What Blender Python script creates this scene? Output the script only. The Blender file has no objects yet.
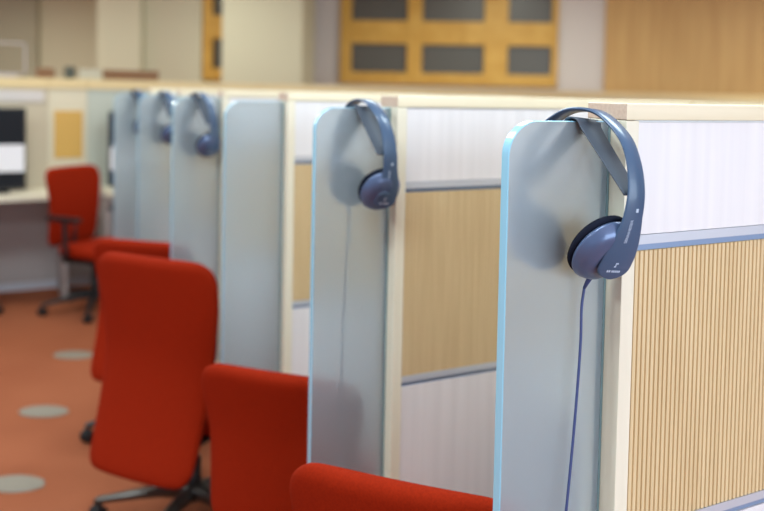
import bpy, bmesh, math, random
from math import sin, cos, pi, radians as R
from mathutils import Vector, Matrix

random.seed(7)
S = bpy.context.scene
COL = S.collection

# ------------------------------------------------------------------ helpers
def lin(r, g, b):
    f = lambda c: ((c / 255 + .055) / 1.055) ** 2.4 if c / 255 > .04045 else c / 255 / 12.92
    return (f(r), f(g), f(b), 1)

def material(name, rgb, rough=.5, metal=0, spec=.5, coat=0, noise=None, bump=None, trans=0, ior=1.45, sheen=0):
    m = bpy.data.materials.new(name); m.use_nodes = True
    nt = m.node_tree; b = nt.nodes['Principled BSDF']
    b.inputs['Base Color'].default_value = lin(*rgb)
    b.inputs['Roughness'].default_value = rough
    b.inputs['Metallic'].default_value = metal
    b.inputs['Specular IOR Level'].default_value = spec
    b.inputs['Transmission Weight'].default_value = trans
    b.inputs['IOR'].default_value = ior
    b.inputs['Coat Weight'].default_value = coat
    b.inputs['Sheen Weight'].default_value = sheen
    tc = nt.nodes.new('ShaderNodeTexCoord')
    if noise:                                   # (second colour, scale vector, detail)
        rgb2, sc, det = noise
        mp = nt.nodes.new('ShaderNodeMapping'); mp.inputs['Scale'].default_value = sc
        nz = nt.nodes.new('ShaderNodeTexNoise'); nz.inputs['Scale'].default_value = 1
        nz.inputs['Detail'].default_value = det
        rp = nt.nodes.new('ShaderNodeValToRGB')
        rp.color_ramp.elements[0].position = .35; rp.color_ramp.elements[1].position = .65
        rp.color_ramp.elements[0].color = lin(*rgb); rp.color_ramp.elements[1].color = lin(*rgb2)
        nt.links.new(tc.outputs['Object'], mp.inputs[0]); nt.links.new(mp.outputs[0], nz.inputs[0])
        nt.links.new(nz.outputs[0], rp.inputs[0]); nt.links.new(rp.outputs[0], b.inputs['Base Color'])
    if bump:                                    # (scale, strength, distance)
        sc, st, di = bump
        nz = nt.nodes.new('ShaderNodeTexNoise'); nz.inputs['Scale'].default_value = sc
        nz.inputs['Detail'].default_value = 3
        bp = nt.nodes.new('ShaderNodeBump'); bp.inputs['Strength'].default_value = st
        bp.inputs['Distance'].default_value = di
        nt.links.new(tc.outputs['Object'], nz.inputs[0]); nt.links.new(nz.outputs[0], bp.inputs['Height'])
        nt.links.new(bp.outputs[0], b.inputs['Normal'])
    return m

def new_object(name, bm, mats, parent=None, smooth=False, bevel=0, seg=2, sub=0):
    me = bpy.data.meshes.new(name); bm.normal_update(); bm.to_mesh(me); bm.free()
    for m in (mats if isinstance(mats, (list, tuple)) else [mats]): me.materials.append(m)
    if smooth:
        for p in me.polygons: p.use_smooth = True
    o = bpy.data.objects.new(name, me); COL.objects.link(o)
    if parent: o.parent = parent
    if bevel:
        md = o.modifiers.new('bevel', 'BEVEL'); md.width = bevel; md.segments = seg; md.limit_method = 'ANGLE'
        md.angle_limit = R(40)
    if sub:
        md = o.modifiers.new('subsurf', 'SUBSURF'); md.levels = sub; md.render_levels = sub
    return o

def thing(name, label, cat, loc=(0, 0, 0), rz=0, group=None):
    o = bpy.data.objects.new(name, None); COL.objects.link(o)
    o.location = loc; o.rotation_euler = (0, 0, rz); o.empty_display_size = .1
    return tag(o, label, cat, group)

def tag(o, label, cat, group=None):
    o['label'] = label; o['category'] = cat
    if group: o['group'] = group
    return o

def structure(o):
    o['kind'] = 'structure'; return o

def copy_tree(o, parent=None):
    c = o.copy(); COL.objects.link(c)
    if parent: c.parent = parent
    for ch in list(o.children): copy_tree(ch, c)
    return c

def add_box(bm, x0, x1, y0, y1, z0, z1, mi=0):
    vs = [bm.verts.new(p) for p in ((x0, y0, z0), (x1, y0, z0), (x1, y1, z0), (x0, y1, z0),
                                    (x0, y0, z1), (x1, y0, z1), (x1, y1, z1), (x0, y1, z1))]
    fs = []
    for q in ((3, 2, 1, 0), (4, 5, 6, 7), (0, 1, 5, 4), (1, 2, 6, 5), (2, 3, 7, 6), (3, 0, 4, 7)):
        f = bm.faces.new([vs[i] for i in q]); f.material_index = mi; fs.append(f)
    return fs            # bottom, top, -y, +x, +y, -x

def box(*a):
    bm = bmesh.new(); add_box(bm, *a); return bm

def add_loops(bm, loops, cap0=True, cap1=True, mi=0):
    rings = [[bm.verts.new(p) for p in lp] for lp in loops]
    n = len(rings[0])
    for a, b in zip(rings, rings[1:]):
        for i in range(n):
            f = bm.faces.new((a[i], a[(i + 1) % n], b[(i + 1) % n], b[i])); f.material_index = mi
    if cap0: bm.faces.new(rings[0][::-1]).material_index = mi
    if cap1: bm.faces.new(rings[-1]).material_index = mi

def add_lathe(bm, prof, seg=40, mtx=None, sx=1, sy=1, mi=0):   # prof: (radius, height) about local z
    loops = []
    for r, h in prof:
        lp = [Vector((r * sx * cos(2 * pi * k / seg), r * sy * sin(2 * pi * k / seg), h)) for k in range(seg)]
        loops.append([mtx @ v for v in lp] if mtx else lp)
    add_loops(bm, loops, mi=mi)

def smooth_path(pts, n=6):                                      # Catmull-Rom through points
    P = [Vector(p) for p in pts]; P = [P[0] * 2 - P[1]] + P + [P[-1] * 2 - P[-2]]
    out = []
    for i in range(1, len(P) - 2):
        for k in range(n):
            t = k / n
            out.append(.5 * (2 * P[i] + (P[i + 1] - P[i - 1]) * t + (2 * P[i - 1] - 5 * P[i] + 4 * P[i + 1] - P[i + 2]) * t * t
                             + (3 * P[i] - P[i - 1] - 3 * P[i + 1] + P[i + 2]) * t ** 3))
    out.append(P[-2]); return out

def add_tube(bm, pts, r, seg=10):
    pts = [Vector(p) for p in pts]; loops = []
    up = Vector((.31, .9, .17))
    for i, p in enumerate(pts):
        t = (pts[min(i + 1, len(pts) - 1)] - pts[max(i - 1, 0)]).normalized()
        u = t.cross(up).normalized(); v = t.cross(u)
        rr = r[i] if isinstance(r, (list, tuple)) else r
        loops.append([p + (u * cos(2 * pi * k / seg) + v * sin(2 * pi * k / seg)) * rr for k in range(seg)])
    add_loops(bm, loops)

def text_mesh(body, size):
    cu = bpy.data.curves.new('lettering', 'FONT'); cu.body = body; cu.size = size; cu.align_x = 'CENTER'; cu.align_y = 'CENTER'
    cu.extrude = .00015
    o = bpy.data.objects.new('lettering', cu); COL.objects.link(o)
    dg = bpy.context.evaluated_depsgraph_get()
    me = bpy.data.meshes.new_from_object(o.evaluated_get(dg))
    bpy.data.objects.remove(o); bpy.data.curves.remove(cu)
    return me

# ------------------------------------------------------------------ materials
M = {}
M['maple'] = material('maple lipping', (228, 223, 202), .45, noise=((237, 232, 212), (25, 25, 2.5), 4))
M['rail'] = material('maple top rail', (226, 215, 184), .4, noise=((236, 226, 198), (2.5, 40, 40), 4))
M['endgrain'] = material('end grain', (204, 178, 158), .6, noise=((214, 190, 170), (200, 200, 200), 3))
M['laminate'] = material('white wood laminate', (228, 227, 229), .4, noise=((235, 234, 236), (45, 45, 1.5), 4))
M['slat'] = material('ribbed oak veneer', (214, 190, 146), .5, noise=((225, 203, 160), (110, 6, 3), 3))
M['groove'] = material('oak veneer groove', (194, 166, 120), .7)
M['alu'] = material('anodised aluminium', (200, 206, 216), .35, .25)
M['alu_dark'] = material('aluminium channel', (136, 158, 190), .35, .25)
M['red'] = material('red fabric', (134, 29, 6), .88, spec=.1, bump=(900, .35, .002), noise=((146, 35, 8), (260, 260, 260), 4), sheen=0)
M['black'] = material('black plastic', (24, 24, 27), .45)
M['steel'] = material('brushed steel', (170, 170, 172), .3, .9)
M['chrome'] = material('worn aluminium leg', (84, 81, 78), .3, .8)
M['band'] = material('slate blue plastic', (68, 92, 122), .33, coat=.15)
M['band_in'] = material('grey inner plastic', (104, 94, 96), .5)
M['shell'] = material('pearl blue plastic', (86, 104, 140), .28, .25, coat=.3)
M['pad'] = material('black foam ear pad', (26, 30, 44), .95, spec=.1, bump=(500, .5, .002))
M['strap'] = material('dark grey headband strap', (72, 81, 94), .6, bump=(600, .2, .001))
M['cable'] = material('blue cable', (62, 76, 124), .45)
M['print'] = material('pale print', (186, 204, 226), .5)
M['carpet'] = material('terracotta carpet', (145, 84, 58), .95, spec=.1, noise=((156, 93, 65), (1.2, 1.2, 1.2), 6), bump=(400, .4, .003))
M['plate'] = material('metal floor outlet', (138, 132, 120), .6, .1)
M['cream'] = material('cream paint', (194, 192, 170), .7)
M['lavender'] = material('pale grey paint', (206, 200, 196), .7)
M['brownwall'] = material('taupe paint', (186, 181, 160), .8)
M['greywall'] = material('grey paint', (158, 154, 136), .8)
M['veneer'] = material('wood veneer wall', (190, 150, 92), .55, noise=((204, 166, 106), (14, 14, .7), 4))
M['yellowwood'] = material('golden timber', (192, 148, 60), .5, noise=((204, 162, 76), (5, 5, 5), 3))
M['pane'] = material('dark glazing', (84, 82, 76), .35)
M['beige'] = material('beige partition board', (214, 205, 180), .6)
M['sand'] = material('sand partition board', (196, 184, 160), .6)
M['partrail'] = material('partition rail', (216, 194, 146), .5)
M['boardwood'] = material('golden board', (206, 164, 84), .5)
M['grey'] = material('grey board', (168, 160, 158), .7)
M['greengrey'] = material('pale green grey board', (186, 192, 180), .5)
M['desk'] = material('pale worktop', (224, 218, 198), .4)
M['screen'] = material('black screen', (24, 26, 32), .5, spec=.2)
M['screenblue'] = material('blue black screen', (50, 70, 98), .5, spec=.2)
M['paper'] = material('white paper', (234, 234, 240), .7)
M['brownbox'] = material('brown board', (128, 92, 62), .7)
M['cup'] = material('dark green grey glaze', (84, 88, 78), .4)
M['plaster'] = material('white ceiling', (238, 236, 230), .9)

def glass_material():
    m = bpy.data.materials.new('frosted glass'); m.use_nodes = True
    nt = m.node_tree; b = nt.nodes['Principled BSDF']; out = nt.nodes['Material Output']
    b.inputs['Base Color'].default_value = lin(227, 234, 236)
    b.inputs['Transmission Weight'].default_value = 1
    b.inputs['Roughness'].default_value = .36
    b.inputs['IOR'].default_value = 1.35
    d = nt.nodes.new('ShaderNodeBsdfDiffuse'); d.inputs[0].default_value = lin(188, 203, 212)
    mx = nt.nodes.new('ShaderNodeMixShader'); mx.inputs[0].default_value = .34
    nt.links.new(b.outputs[0], mx.inputs[1]); nt.links.new(d.outputs[0], mx.inputs[2])
    nt.links.new(mx.outputs[0], out.inputs[0])
    return m
M['frost'] = glass_material()
M['edge'] = material('polished glass edge', (150, 206, 232), .25, coat=.4)
M['edge_dark'] = material('teal glass edge', (116, 146, 152), .3)

# ------------------------------------------------------------------ dimensions (metres), row along +Y, dividers along +X
H, T, D, PITCH = 1.49, .0886, .92, .75
LIP, HR, A1, A2, WB = .0248, .0245, .1983, .2222, .6535
GW, GT, TH = .1852, .0273, .0185
CAM = Vector((-.8523, -.9281, H + .0103))

# ------------------------------------------------------------------ carrel dividers
def ribbed_panel(x0, x1, y0, y1, z0, z1, pitch=.0092):
    bm = bmesh.new(); n = round((x1 - x0) / pitch); p = (x1 - x0) / n
    def prof(y, s):
        pts = []
        for i in range(n):
            a = x0 + i * p
            pts += [(a, y + s * .0024, 1), (a + p * .22, y + s * .0024, 0), (a + p * .30, y, 0), (a + p * .92, y, 0)]
        pts.append((x1, y + s * .0024, 0)); return pts
    for y, s in ((y0, 1), (y1, -1)):
        pr = prof(y, s)
        lo = [bm.verts.new((a, b, z0)) for a, b, c in pr]; hi = [bm.verts.new((a, b, z1)) for a, b, c in pr]
        for i in range(len(pr) - 1):
            q = (lo[i], lo[i + 1], hi[i + 1], hi[i])
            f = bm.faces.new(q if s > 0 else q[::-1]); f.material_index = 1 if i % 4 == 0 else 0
    add_box(bm, x0, x1, y0 + .004, y1 - .004, z0, z1)
    return bm

def channel_strip(x0, x1, z0, z1):
    bm = bmesh.new(); zm = z0 + (z1 - z0) * .40
    add_box(bm, x0, x1, .001, T - .001, zm, z1, 0)
    add_box(bm, x0, x1, .005, T - .005, z0, zm, 1)
    return bm

def glass_panel():
    z0, z1, r, b = .42, H - GT, .05, .0012
    out = [(.004, z0), (.004, z1), ]
    arc = [(-GW + r - r * sin(R(a)), z1 - r + r * cos(R(a))) for a in range(0, 91, 6)]
    out += arc + [(-GW, z0 + .012), (-GW + .012, z0)]
    cx = sum(p[0] for p in out) / len(out); cz = (z0 + z1) / 2
    y0, y1 = T / 2 - TH / 2, T / 2 + TH / 2
    bm = bmesh.new()
    def ring(y, inset):
        res = []
        for x, z in out:
            res.append((x + (inset if x < cx else 0), y, z - (inset if z > cz else -inset)))
        return [bm.verts.new(p) for p in res]
    r0, r1, r2, r3 = ring(y0, b), ring(y0 + b, 0), ring(y1 - b, 0), ring(y1, b)
    n = len(out)
    for a, c in ((r0, r1), (r1, r2), (r2, r3)):
        for i in range(n):
            j = (i + 1) % n
            f = bm.faces.new((a[i], a[j], c[j], c[i]))
            f.material_index = 2 if i == 0 or i == n - 1 else 1
    f = bm.faces.new(r0[::-1]); f.material_index = 0
    f = bm.faces.new(r3); f.material_index = 0
    bmesh.ops.recalc_face_normals(bm, faces=bm.faces)
    return bm

def make_divider():
    t = thing('carrel_divider', '', 'divider', (0, 0, 0), 0, 'dividers of the study carrels')
    bm = bmesh.new(); fs = add_box(bm, 0, D, 0, T, H - HR, H); fs[5].material_index = 1; fs[3].material_index = 1
    new_object('top_rail', bm, [M['rail'], M['endgrain']], t, bevel=.0012)['label'] = 'pale maple top rail with brown end grain'
    new_object('post', box(0, LIP, 0, T, 0, H - HR - .0008), M['maple'], t, bevel=.001)
    new_object('post', box(D - LIP, D, 0, T, 0, H - HR - .0008), M['maple'], t, bevel=.001)
    x0, x1 = LIP + .0008, D - LIP - .0008
    bm = box(x0, x1, .002, T - .002, H - A1 + .0008, H - HR - .0035)
    add_box(bm, x0, x1, .012, T - .012, H - HR - .0035, H - HR)
    new_object('upper_panel', bm, M['laminate'], t)['label'] = 'white laminate upper panel'
    new_object('trim_strip', channel_strip(x0, x1, H - A2, H - A1), [M['alu'], M['alu_dark']], t)
    new_object('ribbed_panel', ribbed_panel(x0, x1, .002, T - .002, H - WB, H - A2 - .0006), [M['slat'], M['groove']], t)['label'] = 'vertically ribbed oak panel'
    new_object('trim_strip', channel_strip(x0, x1, H - WB - A2 + A1, H - WB - .0006), [M['alu'], M['alu_dark']], t)
    new_object('lower_panel', box(x0, x1, .002, T - .002, .08, H - WB - A2 + A1 - .0006), M['laminate'], t)
    new_object('plinth', box(x0, x1, .006, T - .006, 0, .08), M['alu'], t)
    bm = bmesh.new(); add_box(bm, -.0042, -.0004, T / 2 - TH / 2 - .0012, T / 2 + TH / 2 + .0012, .42, H - GT)  # added strip standing in for the glass's own dark edge at the post
    new_object('glass_edge_seam', bm, M['edge_dark'], t)['label'] = 'thin teal seam where the glass meets the post'
    new_object('glass_screen', glass_panel(), [M['frost'], M['edge'], M['edge_dark']], t)['label'] = 'frosted glass screen with rounded top corner and pale blue edge'
    return t

LBL = ['nearest carrel divider with frosted glass and ribbed oak panel at the right',
       'second carrel divider from the front, headset on its glass above the lowest red chair',
       'third carrel divider, whose bare frosted glass has no headset hanging on it',
       'fourth carrel divider, glass with a headset left of the bare glass screen',
       'fifth carrel divider, narrow strip of frosted glass with a partly hidden headset',
       'farthest carrel divider of the row, leftmost frosted glass strip with a faint headset']
div0 = make_divider()
for i in range(6):
    d = div0 if i == 0 else copy_tree(div0)
    d.location = (0, i * PITCH, 0); d['label'] = LBL[i]

# spine that closes the row at the dividers' far ends, with a worktop per carrel
sp = thing('spine_partition', 'long pale spine partition closing the carrels behind their dividers', 'partition', (D + .002, -.1, 0))
L = 5 * PITCH + T + .2
new_object('top_rail', box(0, T, 0, L, H - HR, H), M['rail'], sp, bevel=.0012)
new_object('panel', box(.003, T - .003, 0, L, .06, H - HR - .001), M['laminate'], sp)
new_object('plinth', box(.008, T - .008, 0, L, 0, .06), M['alu'], sp)
WL = ['pale worktop between the nearest two carrel dividers', 'pale worktop in the carrel behind the second divider',
      'pale worktop in the carrel behind the bare glass divider', 'pale worktop in the carrel behind the fourth divider',
      'pale worktop in the last carrel of the row']
wt0 = None
for i in range(5):
    if i == 0:
        wt = wt0 = thing('worktop', '', 'worktop', (0, 0, 0), 0, 'carrel worktops')
        w = PITCH - T - .004
        new_object('top', box(.46, D, 0, w, .715, .74), M['desk'], wt, bevel=.002)
        for y in (.03, w - .05): new_object('side_panel', box(.52, D - .01, y, y + .02, 0, .7145), M['laminate'], wt)
    else: wt = copy_tree(wt0)
    wt.location = (0, i * PITCH + T + .002, 0); wt['label'] = WL[i]

# ------------------------------------------------------------------ headphones
TAU = R(35)
SWIVEL = Matrix.Rotation(R(-10), 3, 'Z')
NRM = lambda s: SWIVEL @ Vector((0, -s * cos(TAU), -sin(TAU)))
CUPC = lambda s: Vector((0, -s * .0425, -.174)) + (Vector((-.020, .006, 0)) if s < 0 else Vector())          # middle of the ear pad's inner face
def ribbon(path, width, thick, n=5, twist=lambda s: 0, xoff=lambda s: 0):
    """path: list of (y, z); rounded strip with its width along x"""
    P = smooth_path([(0, y, z) for y, z in path], n); loops = []
    N = len(P)
    for i, p in enumerate(P): p.x = xoff(i / (N - 1))
    for i, p in enumerate(P):
        t = (P[min(i + 1, N - 1)] - P[max(i - 1, 0)]).normalized(); nn = Vector((0, t.z, -t.y))
        s = i / (N - 1); w = width(s) / 2; h = thick / 2; e = min(h, w * .4)
        tw = twist(s); wv = Vector((cos(tw), -sin(tw), 0)); n2 = Matrix.Rotation(-tw, 3, 'Z') @ nn
        lp = []
        for a, b in ((-w + e, -h), (w - e, -h), (w, -h * .2), (w, h * .2), (w - e, h), (-w + e, h), (-w, h * .2), (-w, -h * .2)):
            lp.append(p + wv * a + n2 * b)
        loops.append(lp)
    bm = bmesh.new(); add_loops(bm, loops); bmesh.ops.recalc_face_normals(bm, faces=bm.faces)
    return bm, P

TWIST = lambda s: R(20) * max(0, min(1, (abs(s - .5) * 2 - .35) / .4))
HALF = [(0, .0165), (.03, .0125), (.058, -.003), (.084, -.027), (.100, -.060), (.107, -.095), (.1055, -.127), (.0995, -.157), (.0905, -.183), (.0805, -.206), (.0715, -.224)]
def make_headphones():
    t = thing('headphones', '', 'headphones', (0, 0, 0), 0, 'headphones hanging on the glass screens')
    path = [(-y, z) for y, z in HALF[::-1]] + HALF[1:]
    def bw(s):
        q = abs(s - .5) * 2                      # 0 at the apex, 1 at the ends
        w = .029 + .008 * q
        if q > .62: w += .015 * min(1, (q - .62) / .2)
        if q > .9: w *= max(.12, math.sqrt(max(0, 1 - ((q - .9) / .1) ** 2)))
        return w
    bm, P = ribbon(path, bw, .0055, 6, TWIST, lambda s: -.020 * max(0, min(1, (s - .58) / .3)))
    band = new_object('headband', bm, M['band'], t, smooth=True, bevel=.0012, seg=2)
    # suspended inner strap, an upside-down V that carries the weight on the glass edge
    st = [(-.099, -.102), (-.0935, -.094), (-.054, -.051), (-.019, -.013), (-.0115, -.0012), (0, .0024), (.0115, -.0012), (.019, -.013), (.054, -.051), (.0935, -.094), (.099, -.102)]
    bm, _ = ribbon(st, lambda s: .060 - .026 * min(1, abs(s - .5) * 2.1), .0030, 5)
    new_object('inner_strap', bm, M['strap'], t, smooth=True)['label'] = 'dark grey inner strap'
    for s in (1, -1):
        n = NRM(s); c = CUPC(s)
        xax = SWIVEL @ Vector((1, 0, 0)); yax = n.cross(xax).normalized()
        mt = Matrix((xax, yax, n)).transposed().to_4x4(); mt.translation = c
        bm = bmesh.new()
        add_lathe(bm, [(.002, .0145), (.026, .014), (.041, .0155), (.0435, .019), (.0435, .0215), (.0425, .0235), (.0415, .0255), (.040, .029), (.0365, .0345),
                       (.031, .0388), (.022, .0415), (.010, .0425), (.001, .0427)], 44, mt, 1.06, 1.24)
        bmesh.ops.recalc_face_normals(bm, faces=bm.faces)
        cup = new_object('ear_cup', bm, M['shell'], t, smooth=True)
        bm = bmesh.new()
        add_lathe(bm, [(.018, .012), (.020, .004), (.026, .0005), (.034, 0), (.0405, .002), (.0440, .006), (.0445, .011), (.0425, .0145), (.030, .0155), (.018, .0155)], 44, mt, 1.06, 1.24)
        bmesh.ops.recalc_face_normals(bm, faces=bm.faces)
        new_object('ear_pad', bm, M['pad'], cup, smooth=True)['label'] = 'black foam ear pad'
        # pivot boss between cup and band end
        bm = bmesh.new(); add_lathe(bm, [(.001, .036), (.016, .036), (.017, .041), (.016, .0445), (.014, .0455), (.001, .0457)], 28, mt, 1, 1.05)
        bmesh.ops.recalc_face_normals(bm, faces=bm.faces)
        new_object('pivot', bm, M['band'], cup, smooth=True)
        # marks on the band: a small square emblem and the maker's word running down the band
        i0 = [i for i, p in enumerate(P) if p.y * -s > .05 and p.z < -.125]
        def frame(z):
            p = min((q for q in P if q.y * -s > .03 and q.z < -.09), key=lambda q: abs(q.z - z))
            k = P.index(p); tg = (P[k + 1] - P[k - 1]).normalized()
            if tg.z > 0: tg = -tg
            o_ = Vector((0, tg.z, -tg.y)); o_ = o_ if o_.y * -s > 0 else -o_
            rm = Matrix.Rotation(-TWIST(k / (len(P) - 1)), 3, 'Z')
            return p, (rm @ tg), rm @ o_
        # text
        p, tg, o_ = frame(-.150)
        me = text_mesh('SENNHEISER', .0062)
        x_ = -tg; z_ = o_; y_ = z_.cross(x_)
        lm = bpy.data.objects.new('lettering', me); COL.objects.link(lm); lm.parent = band
        me.materials.append(M['print'])
        mm = Matrix((x_, y_, z_)).transposed().to_4x4(); mm.translation = p + o_ * .0031 + Vector((.003 * s, 0, 0))
        cum = [0]
        for q0, q1 in zip(P, P[1:]): cum.append(cum[-1] + (q1 - q0).length)
        kc = P.index(p); up = -1 if tg.dot(P[kc + 1] - P[kc]) > 0 else 1          # local +x runs up the band
        for v in me.vertices:
            d = min(max(cum[kc] + up * v.co.x, 0), cum[-1] - 1e-6)
            j = max(i for i in range(len(P) - 1) if cum[i] <= d); f = (d - cum[j]) / (cum[j + 1] - cum[j])
            t3 = (P[j + 1] - P[j]).normalized() * up
            n3 = Vector((0, t3.z, -t3.y)); n3 = n3 if n3.y * -s > 0 else -n3
            rm = Matrix.Rotation(-TWIST((j + f) / (len(P) - 1)), 3, 'Z'); n3 = rm @ n3; y3 = n3.cross(rm @ t3)
            v.co = P[j].lerp(P[j + 1], f) + n3 * (.0029 + v.co.z) + y3 * (v.co.y + .002)
        p, tg, o_ = frame(-.124)
        x_ = -tg; z_ = o_; y_ = z_.cross(x_)
        bm = bmesh.new(); add_box(bm, -.0027, .0027, -.0022, .0022, 0, .0003); bmesh.ops.create_cube(bm, size=.0001)
        mm = Matrix((x_, y_, z_)).transposed().to_4x4(); mm.translation = p + o_ * .0038 + Vector((.003 * s, 0, 0))
        bmesh.ops.transform(bm, matrix=mm, verts=bm.verts)
        new_object('emblem', bm, M['print'], band)
        # mark and illegible print on the band end over the cup
        p, tg, o_ = frame(-.206)
        z_ = o_; y_ = -tg; x_ = y_.cross(z_)
        bm = bmesh.new()
        add_box(bm, -.0010, .0002, .001, .0062, 0, .0003); add_box(bm, .0002, .0022, .0046, .0062, 0, .0003); add_box(bm, -.0022, -.0010, .001, .0024, 0, .0003)
        for k, (a, b) in enumerate(((-.0085, -.0068), (-.0062, -.0045), (-.003, -.0014), (-.0010, .0006), (.001, .0026), (.003, .0046), (.005, .0066))):
            add_box(bm, a, b, -.0052, -.0028, 0, .0003)
        bmesh.ops.scale(bm, vec=(1.4, 1.4, 1), verts=bm.verts)
        mm = Matrix((x_, y_, z_)).transposed().to_4x4(); mm.translation = p + o_ * .0031
        bmesh.ops.transform(bm, matrix=mm, verts=bm.verts)
        new_object('print_mark', bm, M['print'], band)
    c = CUPC(1); n = NRM(1); e = SWIVEL @ Vector((0, -sin(TAU), cos(TAU)))
    a = c + n * .024 - e * .050 + Vector((.007, 0, 0))
    bm = bmesh.new(); add_tube(bm, [a + e * .006, a, a - e * .012, a - e * .02 + Vector((-.001, 0, -.003))], [.0042, .0042, .0034, .0024], 12)
    rel = new_object('strain_relief', bm, M['cable'], t, smooth=True)
    b = a - e * .02 + Vector((-.001, 0, -.003))
    pts = smooth_path([b, b + Vector((-.002, -.0, -.03)), b + Vector((0, -.002, -.08)), b + Vector((.002, -.002, -.16)),
                       b + Vector((.003, -.001, -.26)), b + Vector((.001, 0, -.38)), b + Vector((-.006, .002, -.52)), b + Vector((-.002, .003, -.70))], 6)
    bm = bmesh.new(); add_tube(bm, pts, .0021, 10)
    new_object('cable', bm, M['cable'], t, smooth=True)
    q = pts[-1]
    bm = bmesh.new(); add_tube(bm, [q, q + Vector((0, 0, -.03)), q + Vector((0, 0, -.031)), q + Vector((0, 0, -.05))], [.004, .004, .0018, .0015], 12)
    new_object('jack_plug', bm, M['steel'], t, smooth=True)
    return t

HP = [(0, -.046, 10, 5, 'sharp slate blue headphones hanging on the nearest glass screen'),
      (1, -.068, 187, -2, 'slate blue headphones on the second glass screen, behind the nearest pair'),
      (3, -.084, 194, -2, 'small blurred headphones on the glass left of the bare screen'),
      (4, -.068, 192, -2, 'blurred headphones half hidden between two far glass screens, second from the left'),
      (5, -.070, 192, -2, 'faintest headphones on the leftmost far glass screen')]
hp0 = make_headphones()
for k, (i, x, deg, tilt, lab) in enumerate(HP):
    h = hp0 if k == 0 else copy_tree(hp0)
    h.location = (x, i * PITCH + T / 2, H - GT + .0005); h.rotation_euler = (0, R(tilt), R(deg)); h['label'] = lab

# ------------------------------------------------------------------ task chairs (local: faces +X, base hub at the origin)
def superloop(hw, th, cx, z, wrap, n=36, p=3.2):
    lp = []
    for k in range(n):
        a = 2 * pi * k / n
        y = hw * math.copysign(abs(cos(a)) ** (2 / p), cos(a)); x = th * math.copysign(abs(sin(a)) ** (2 / p), sin(a))
        lp.append((cx + x + wrap * (y / .23) ** 2, y, z))
    return lp

def backrest_mesh(z0, z1, xb, sweep, wide):
    """z0..z1 height, xb x of the middle of the back; lower half sweeps backwards"""
    bm = bmesh.new(); loops = []; hgt = z1 - z0
    vs = [0, .006, .02, .05, .1, .18, .27, .36, .45, .54, .62, .7, .78, .85, .9, .94, .965, .985, .995, 1]
    for v in vs:
        pts = [(0, .195), (.25, .202), (.5, .208), (.62, .214), (.78, .228), (.9, .230), (1, .226)]
        for (a, b), (c, d) in zip(pts, pts[1:]):
            if a <= v <= c: hw = b + (d - b) * (v - a) / (c - a); break
        th = .030
        dt = (1 - v) * hgt; db = v * hgt; rt, rb = .065, .05
        if dt < rt: k = math.sqrt(max(0, 1 - (1 - dt / rt) ** 2)); hw -= rt * (1 - k) * 1.15
        if db < rb: k = math.sqrt(max(0, 1 - (1 - db / rb) ** 2)); hw -= rb * (1 - k)
        rr = .030
        for dd in (dt, db):
            if dd < rr: th *= max(.18, math.sqrt(max(0, 1 - (1 - dd / rr) ** 2)))
        off = -sweep * max(0, (.55 - v) / .55) ** 1.4 - .035 * max(0, (v - .55) / .45) ** 1.5
        loops.append(superloop(hw * wide, th, xb + off, z0 + v * hgt, .018))
    add_loops(bm, loops); bmesh.ops.recalc_face_normals(bm, faces=bm.faces)
    return bm

def seat_mesh(zs, x0, x1):
    bm = bmesh.new(); loops = []
    prof = [(0, .90), (.01, .97), (.03, 1), (.05, 1), (.065, .97), (.073, .88), (.076, .70)]
    cx = (x0 + x1) / 2; hx = (x1 - x0) / 2
    for dz, k in prof:
        lp = []
        for i in range(40):
            a = 2 * pi * i / 40
            x = hx * k * math.copysign(abs(cos(a)) ** .55, cos(a)); y = .235 * k * math.copysign(abs(sin(a)) ** .5, sin(a))
            lp.append((cx + x, y, zs - .076 + dz - .02 * max(0, x / hx) ** 3))
        loops.append(lp)
    add_loops(bm, loops); bmesh.ops.recalc_face_normals(bm, faces=bm.faces); return bm

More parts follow.
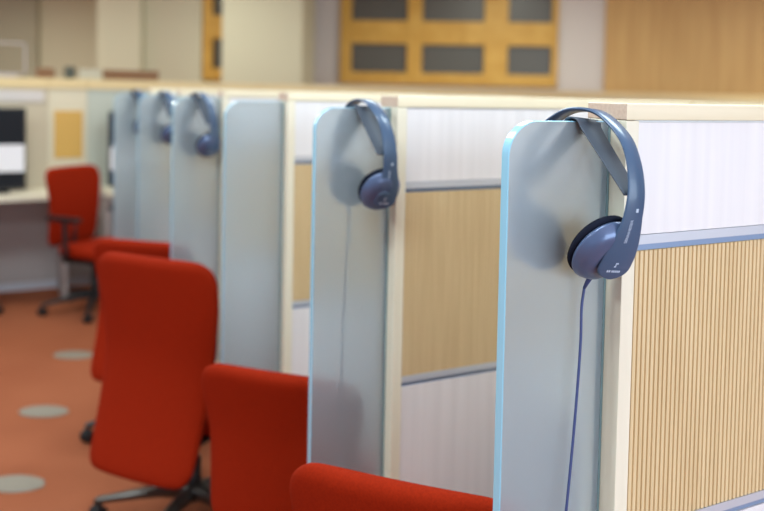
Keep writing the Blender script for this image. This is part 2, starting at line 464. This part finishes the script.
def make_chair(zs, z0, z1, arms, turn=0, legmat='chrome', sweep=.10, wide=1):
    t = thing('task_chair', '', 'chair', (0, 0, 0), 0, 'red fabric task chairs')
    back = new_object('backrest', backrest_mesh(z0, z1, -.19, sweep, wide), M['red'], t, smooth=True, sub=1)
    new_object('seat', seat_mesh(zs, -.15, .26), M['red'], t, smooth=True, sub=1)
    bm = bmesh.new(); add_box(bm, -.15, .18, -.15, .15, zs - .097, zs - .078); add_box(bm, -.12, .10, -.07, .07, zs - .14, zs - .097)
    new_object('mechanism', bm, M['black'], t, bevel=.006)
    bm = bmesh.new(); add_tube(bm, smooth_path([(-.08, 0, zs - .115), (-.14, 0, zs - .11), (-.185, 0, zs - .05), (-.19, 0, zs + .1)], 5), .02, 8)
    new_object('back_bracket', bm, M['black'], t, smooth=True)
    bm = bmesh.new(); add_lathe(bm, [(.026, .10), (.028, .12), (.028, zs - .22), (.017, zs - .215), (.017, zs - .13)], 20)
    new_object('gas_lift', bm, M['black'], t, smooth=True)
    bm = bmesh.new(); add_lathe(bm, [(.034, .075), (.042, .085), (.044, .115), (.038, .13), (.03, .134)], 24)
    new_object('hub', bm, M[legmat], t, smooth=True)
    for k in range(5):
        a = turn + k * 2 * pi / 5; dx, dy = cos(a), sin(a); nx, ny = -dy, dx
        loops = []
        for r, z, w, h in ((.03, .108, .026, .020), (.12, .104, .021, .017), (.23, .088, .017, .013), (.322, .073, .014, .010), (.334, .070, .010, .007)):
            loops.append([(dx * r + nx * w * c, dy * r + ny * w * c, z + h * d) for c, d in ((-1, -1), (1, -1), (1, .3), (.6, 1), (-.6, 1), (-1, .3))])
        bm = bmesh.new(); add_loops(bm, loops); bmesh.ops.recalc_face_normals(bm, faces=bm.faces)
        leg = new_object('leg', bm, M[legmat], t, smooth=False, bevel=.003)
        cx, cy = dx * .32, dy * .32
        bm = bmesh.new()
        ax = Vector((cos(a + .7), sin(a + .7), 0))
        side = Vector((-ax.y, ax.x, 0))
        for sg in (-1, 1):
            mt = Matrix((ax, Vector((0, 0, 1)), side * 1)).transposed().to_4x4()
            mt.translation = Vector((cx, cy, .0275)) + side * (sg * .014) - side * .009
            add_lathe(bm, [(.006, 0), (.024, .0), (.027, .004), (.027, .014), (.024, .018), (.006, .018)], 18, mt)
        add_lathe(bm, [(.007, .02), (.007, .078)], 10, Matrix.Translation((cx, cy, 0)))
        bmesh.ops.recalc_face_normals(bm, faces=bm.faces)
        new_object('caster', bm, M['black'], leg, smooth=False)
    if arms:
        for s in (1, -1):
            bm = bmesh.new(); y = s * .265
            add_tube(bm, smooth_path([(-.02, s * .12, zs - .09), (0, y * .93, zs - .085), (.02, y, zs - .03), (.01, y, zs + .17)], 5), .017, 8)
            add_box(bm, -.12, .13, y - .03, y + .03, zs + .17, zs + .198)
            new_object('armrest', bm, M['black'], t, bevel=.006)
    return t

tall = make_chair(.44, .262, .958, False, R(118), wide=1.05)
tall.location = (-.186, 1.896, 0); tall.rotation_euler = (0, 0, R(38))
tall['label'] = 'tall red task chair showing its whole back and base legs, left of centre'
low = make_chair(.45, .38, .841, False, R(1), 'black', .015)
low.location = (-.048, .428, 0); low.rotation_euler = (0, 0, R(41)); low['label'] = 'nearest red chair back at the bottom edge, between the two largest glass screens'
c2 = make_chair(.43, .36, .789, False, R(-1), 'black', .015); c2.location = (-.026, 1.188, 0); c2.rotation_euler = (0, 0, R(43)); c2['label'] = 'red chair back partly hidden by the second glass screen, right of the tall red chair'
c4 = make_chair(.44, .30, .875, False, R(128), 'black'); c4.location = (-.115, 2.685, 0); c4.rotation_euler = (0, 0, R(48)); c4['label'] = 'red chair mostly hidden directly behind the tall red chair, only its top showing'
far = make_chair(.46, .43, .955, True, R(20), 'black', .03); far.location = (-.15, 4.87, 0); far.rotation_euler = (0, 0, R(-52)); far['label'] = 'distant red chair with black armrests standing before the far partition'
out = copy_tree(far); out.location = (-1.04, 4.95, 0); out.rotation_euler = (0, 0, R(61)); out['label'] = 'red chair off the left edge of which only a black caster shows'

# ------------------------------------------------------------------ floor outlets
def plate(x, y, lab, first=[None]):
    if first[0] is None:
        t = thing('floor_outlet', '', 'floor outlet', group='round floor outlets in the aisle')
        bm = bmesh.new(); add_lathe(bm, [(.112, 0), (.113, .003), (.108, .006), (.085, .0065)], 48, None, 1, .58)
        new_object('ring', bm, M['plate'], t)
        bm = bmesh.new(); add_lathe(bm, [(.083, .004), (.082, .0075), (.078, .008)], 48, None, 1, .58)
        new_object('lid', bm, M['plate'], t); first[0] = t
    else: t = copy_tree(first[0])
    t.location = (x, y, 0.0005); t.rotation_euler = (0, 0, R(-31)); t['label'] = lab
plate(-.723, 2.431, 'round metal floor outlet nearest the camera, cut by the left edge')
plate(-.576, 3.133, 'middle one of the three round metal floor outlets on the carpet')
plate(-.371, 3.929, 'farthest of the three round metal floor outlets on the carpet')

# ------------------------------------------------------------------ far row of partitions across the room (faces -Y at y = 5.6)
FY, FH = 5.62, 1.545
def partition(x0, x1, body, lab, lower=None, insert=None):
    t = thing('partition_panel', lab, 'partition', ((x0 + x1) / 2, FY, 0), 0, 'far partition panels'); w = (x1 - x0) / 2 - .001
    new_object('rail', box(-w, w, -.01, .10, FH - .075, FH), M['partrail'], t, bevel=.003)
    new_object('panel', box(-w, w, 0, .085, .74 if lower else .06, FH - .0755), M[body], t)
    if lower: new_object('lower_panel', box(-w, w, 0.004, .081, .06, .7395), M[lower], t)
    if insert: new_object('insert', box(insert[0] - (x0 + x1) / 2, insert[1] - (x0 + x1) / 2, -.006, .002, insert[2], insert[3]), M['boardwood'], t, bevel=.002)
    new_object('plinth', box(-w, w, .01, .075, 0, .06), M['alu'], t)
partition(-2.1, -.385, 'sand', 'far beige partition behind the worktop at the left edge', 'grey')
new_object('upper_strip', box(-.80, .83, -.008, -.0005, 1.375, 1.455), M['lavender'], COL.objects['partition_panel'])
partition(-.385, -.118, 'beige', 'narrow cream partition with a golden board above the distant red chair', 'grey', (-.345, -.150, .96, 1.31))
partition(-.118, 1.2, 'greengrey', 'grey green partition between the cream panel and the carrel row', 'grey')
for k, lab in enumerate(('partition behind the far end of the carrels whose rail shows under the pale column', 'partition whose pale rail shows under the glazed timber screen',
                         'partition whose pale rail shows under the pale wall strip right of the glazed screen', 'partition whose pale rail shows under the wood veneer wall')):
    partition(1.2 + k * 1.6, 1.2 + (k + 1) * 1.6, 'beige', lab)
for x0, x1, lab in ((-2.1, -.30, 'pale worktop at the left edge under the black monitor'), (-.02, 1.0, 'pale worktop seen beside the farthest glass screen')):
    t = thing('far_worktop', lab, 'worktop', ((x0 + x1) / 2, FY - .002, 0), 0, 'worktops of the far partition'); w = (x1 - x0) / 2
    new_object('top', box(-w, w, -.46, 0, .71, .742), M['desk'], t, bevel=.003)
    for s in (-1, 1): new_object('side_panel', box(s * w - .02, s * w + .02, -.40, 0, 0, .7095), M['grey'], t)
def monitor(x, y, w, h, mat, lab):
    t = thing('monitor', lab, 'monitor', (x, y, .7425), 0, 'monitors on the far worktops')
    new_object('case', box(-w / 2, w / 2, 0, .05, .02, h), M['black'], t, bevel=.006)
    new_object('screen', box(-w / 2 + .015, w / 2 - .015, -.002, .001, .045, h - .015), M[mat], t)
    bm = box(-w * .3, w * .3, -.06, .12, 0, .012); add_box(bm, -.03, .03, .045, .075, .012, .2)
    new_object('stand', bm, M['black'], t, bevel=.003)
def sheet(x, y, w, z0, z1, lab):
    t = tag(new_object('paper_sheet', box(-w / 2, w / 2, 0, .004, z0, z1), M['paper']), lab, 'paper', 'sheets of paper in front of the monitors')
    t.location = (x, y, .7425)
monitor(-.80, 5.42, .52, .59, 'screen', 'black monitor on the worktop at the left edge of the photo')
sheet(-.715, 5.413, .33, .145, .335, 'white sheet of paper on the front of the left edge black monitor')
monitor(.16, 5.42, .30, .57, 'screenblue', 'dark blue monitor glimpsed beside the farthest glass screen')
sheet(.10, 5.413, .16, .14, .31, 'white sheet of paper on the front of the dark blue monitor')
# things standing on the far rail
def on_rail(name, bm, mat, x, lab, cat, **k):
    o = tag(new_object(name, bm, M[mat], **k), lab, cat); o.location = (x, FY + .045, FH + .0005); return o
on_rail('box_file', box(-.20, .20, -.04, .04, 0, .075), 'brownbox', .20, 'long brown box file lying on the far rail below the cream wall', 'box file', bevel=.004)
on_rail('book', box(-.06, .06, -.04, .04, 0, .075), 'brownbox', -.40, 'small brown book on the far rail left of the dark mug', 'book', bevel=.003)
bm = bmesh.new(); add_lathe(bm, [(.03, 0), (.036, .004), (.04, .09), (.036, .09), (.033, .008), (.001, .006)], 24)
on_rail('mug', bm, 'cup', -.235, 'dark mug on the far rail between brown book and long brown box', 'mug', smooth=False)
on_rail('tissue_box', box(-.075, .075, -.04, .04, 0, .075), 'brownwall', -.10, 'pale box on the far rail right of the dark mug', 'box', bevel=.003)
t = thing('sign_stand', 'thin grey empty frame stand on the far rail at the left edge', 'frame stand', (-.66, FY + .045, FH + .0005))
bm = bmesh.new()
for a in ((-.13, .13, .24, .252), (-.13, .13, .02, .032)): add_box(bm, a[0], a[1], -.006, .006, a[2], a[3])
for a in (-.13, .118): add_box(bm, a, a + .012, -.006, .006, .02, .252)
new_object('frame', bm, M['grey'], t)
new_object('foot', box(-.07, .07, -.03, .03, 0, .02), M['grey'], t, bevel=.002)

# ------------------------------------------------------------------ room shell
def wall_frame():                     # far wall, turned 32 degrees against the row
    m = Matrix.Rotation(R(-32), 4, 'Z'); f = Vector((cos(1.0831), sin(1.0831), 0))
    m.translation = Vector((CAM.x, CAM.y, 0)) + f * 11
    return m
WF = wall_frame()
def far_obj(name, bm, mat, parent=None, **k):
    o = new_object(name, bm, M[mat], None, **k)
    if parent: o.parent = parent
    else: o.matrix_world = WF
    return o
CH = 3.1
structure(new_object('floor', box(-9, 16, -7, 18, -.05, 0), M['carpet']))
structure(new_object('ceiling', box(-9, 16, -7, 18, CH, CH + .05), M['plaster']))
structure(far_obj('wall_back', box(-3.0, 8, 0, .15, 0, CH), 'lavender'))
structure(far_obj('wall_left', box(-7.5, -3.0, 2.0, 2.15, 0, CH), 'brownwall'))
structure(far_obj('wall_return', box(-3.99, -2.70, -.55, 2.0, 0, CH), 'cream'))
structure(far_obj('trim_1', box(-4.02, -3.449, -.70, -.551, 0, CH), 'cream'))
structure(far_obj('trim_2', box(-9.5, -6.236, 1.9, 1.999, 0, CH), 'greywall'))
structure(far_obj('column', box(-2.263, -1.277, -1.1, -.30, 0, CH), 'cream'))
structure(far_obj('wall_panel', box(2.51, 8, -.06, -.001, 0, CH), 'veneer'))
def glazed(name, u0, u1, bars, rows, y):
    """bars: list of (u0,u1) uprights, rows: list of (z0,z1) rails"""
    e = bpy.data.objects.new(name, None); COL.objects.link(e); structure(e); e.matrix_world = WF
    for a, b in bars: new_object('mullion', box(a, b, y - .09, y, rows[0][0], 2.98), M['yellowwood'], e, bevel=.004)
    for a, b in rows: new_object('transom', box(u0, u1, y - .082, y, a, b), M['yellowwood'], e, bevel=.004)
    for (a, b), (c, d) in zip(bars, bars[1:]):
        for (p, q), (r_, s) in zip(rows, rows[1:]): new_object('pane', box(b, c, y - .02, y - .01, q, r_), M['pane'], e)

RW = [(1.60, 1.757), (2.135, 2.44), (2.84, 2.98)]
glazed('window_1', -.974, 1.894, [(-.974, -.827), (-.081, .117), (.933, 1.246), (1.817, 1.894)], RW, 0)
glazed('window_2', -2.69, -2.27, [(-2.69, -2.565), (-2.31, -2.27)], RW, -.45)

# ------------------------------------------------------------------ light
def area(name, loc, rot, sx, sy, power, col):
    l = bpy.data.lights.new(name, 'AREA'); l.shape = 'RECTANGLE'; l.size = sx; l.size_y = sy; l.energy = power; l.color = col
    o = bpy.data.objects.new(name, l); COL.objects.link(o); o.location = loc; o.rotation_euler = rot
    return o
WARM = (.97, 1, .86); WHITE = (.80, .95, 1); COOL = (.74, .87, 1)
for x, y, p in ((-1.0, 0, 46), (-1.0, 2.6, 42), (-1.0, 5.0, 28), (1.4, .4, 46), (1.4, 3.0, 42), (4.2, 2, 34), (4.2, 6.5, 50), (.8, 8.0, 40), (-2.4, 7.6, 44), (7.5, 4.0, 70), (-1.5, 11.0, 150), (-3.2, .2, 50), (-3.2, 3.0, 40)):  # last two: added fill for post ends; strongest: placed to brighten the left wall
    area('ceiling_and_fill_lamp', (x, y, CH - .03), (0, 0, 0), 1.2, .6, p, WHITE if y < 3.5 else WARM)
# daylight from the windows behind the photographer
area('window_daylight', (1.5, -5.5, 1.7), (R(-90), 0, 0), 7, 2.2, 330, COOL).rotation_euler = (R(90), 0, 0)
w = bpy.data.worlds.new('world'); S.world = w; w.use_nodes = True
bg = w.node_tree.nodes['Background']; bg.inputs[0].default_value = (.80, .88, 1, 1); bg.inputs[1].default_value = .45

# ------------------------------------------------------------------ camera
cd = bpy.data.cameras.new('camera'); cam = bpy.data.objects.new('camera', cd); COL.objects.link(cam)
yaw, pit, rol = 1.0831, .0399, -.0211
F = Vector((cos(pit) * cos(yaw), cos(pit) * sin(yaw), -sin(pit)))
r0 = Vector((sin(yaw), -cos(yaw), 0)); d0 = F.cross(r0)
rr = cos(rol) * r0 + sin(rol) * d0; dd = -sin(rol) * r0 + cos(rol) * d0
m = Matrix((rr, -dd, -F)).transposed().to_4x4(); m.translation = CAM
cam.matrix_world = m
cd.sensor_width = 36; cd.sensor_fit = 'HORIZONTAL'; cd.lens = 823.38 / 764 * 36
cd.shift_x = (382 - 411.92) / 764; cd.shift_y = (124.99 - 255.5) / 764
cd.clip_start = .05; cd.clip_end = 100
cd.dof.use_dof = True; cd.dof.focus_distance = 1.23; cd.dof.aperture_fstop = 2.4; cd.dof.aperture_blades = 0
S.camera = cam

S.view_settings.view_transform = 'Standard'; S.view_settings.look = 'None'; S.view_settings.gamma = 1
S.view_settings.use_curve_mapping = False; S.view_settings.exposure = .07
S.cycles.use_denoising = True
S.cycles.max_bounces = 10; S.cycles.transmission_bounces = 8; S.cycles.diffuse_bounces = 5
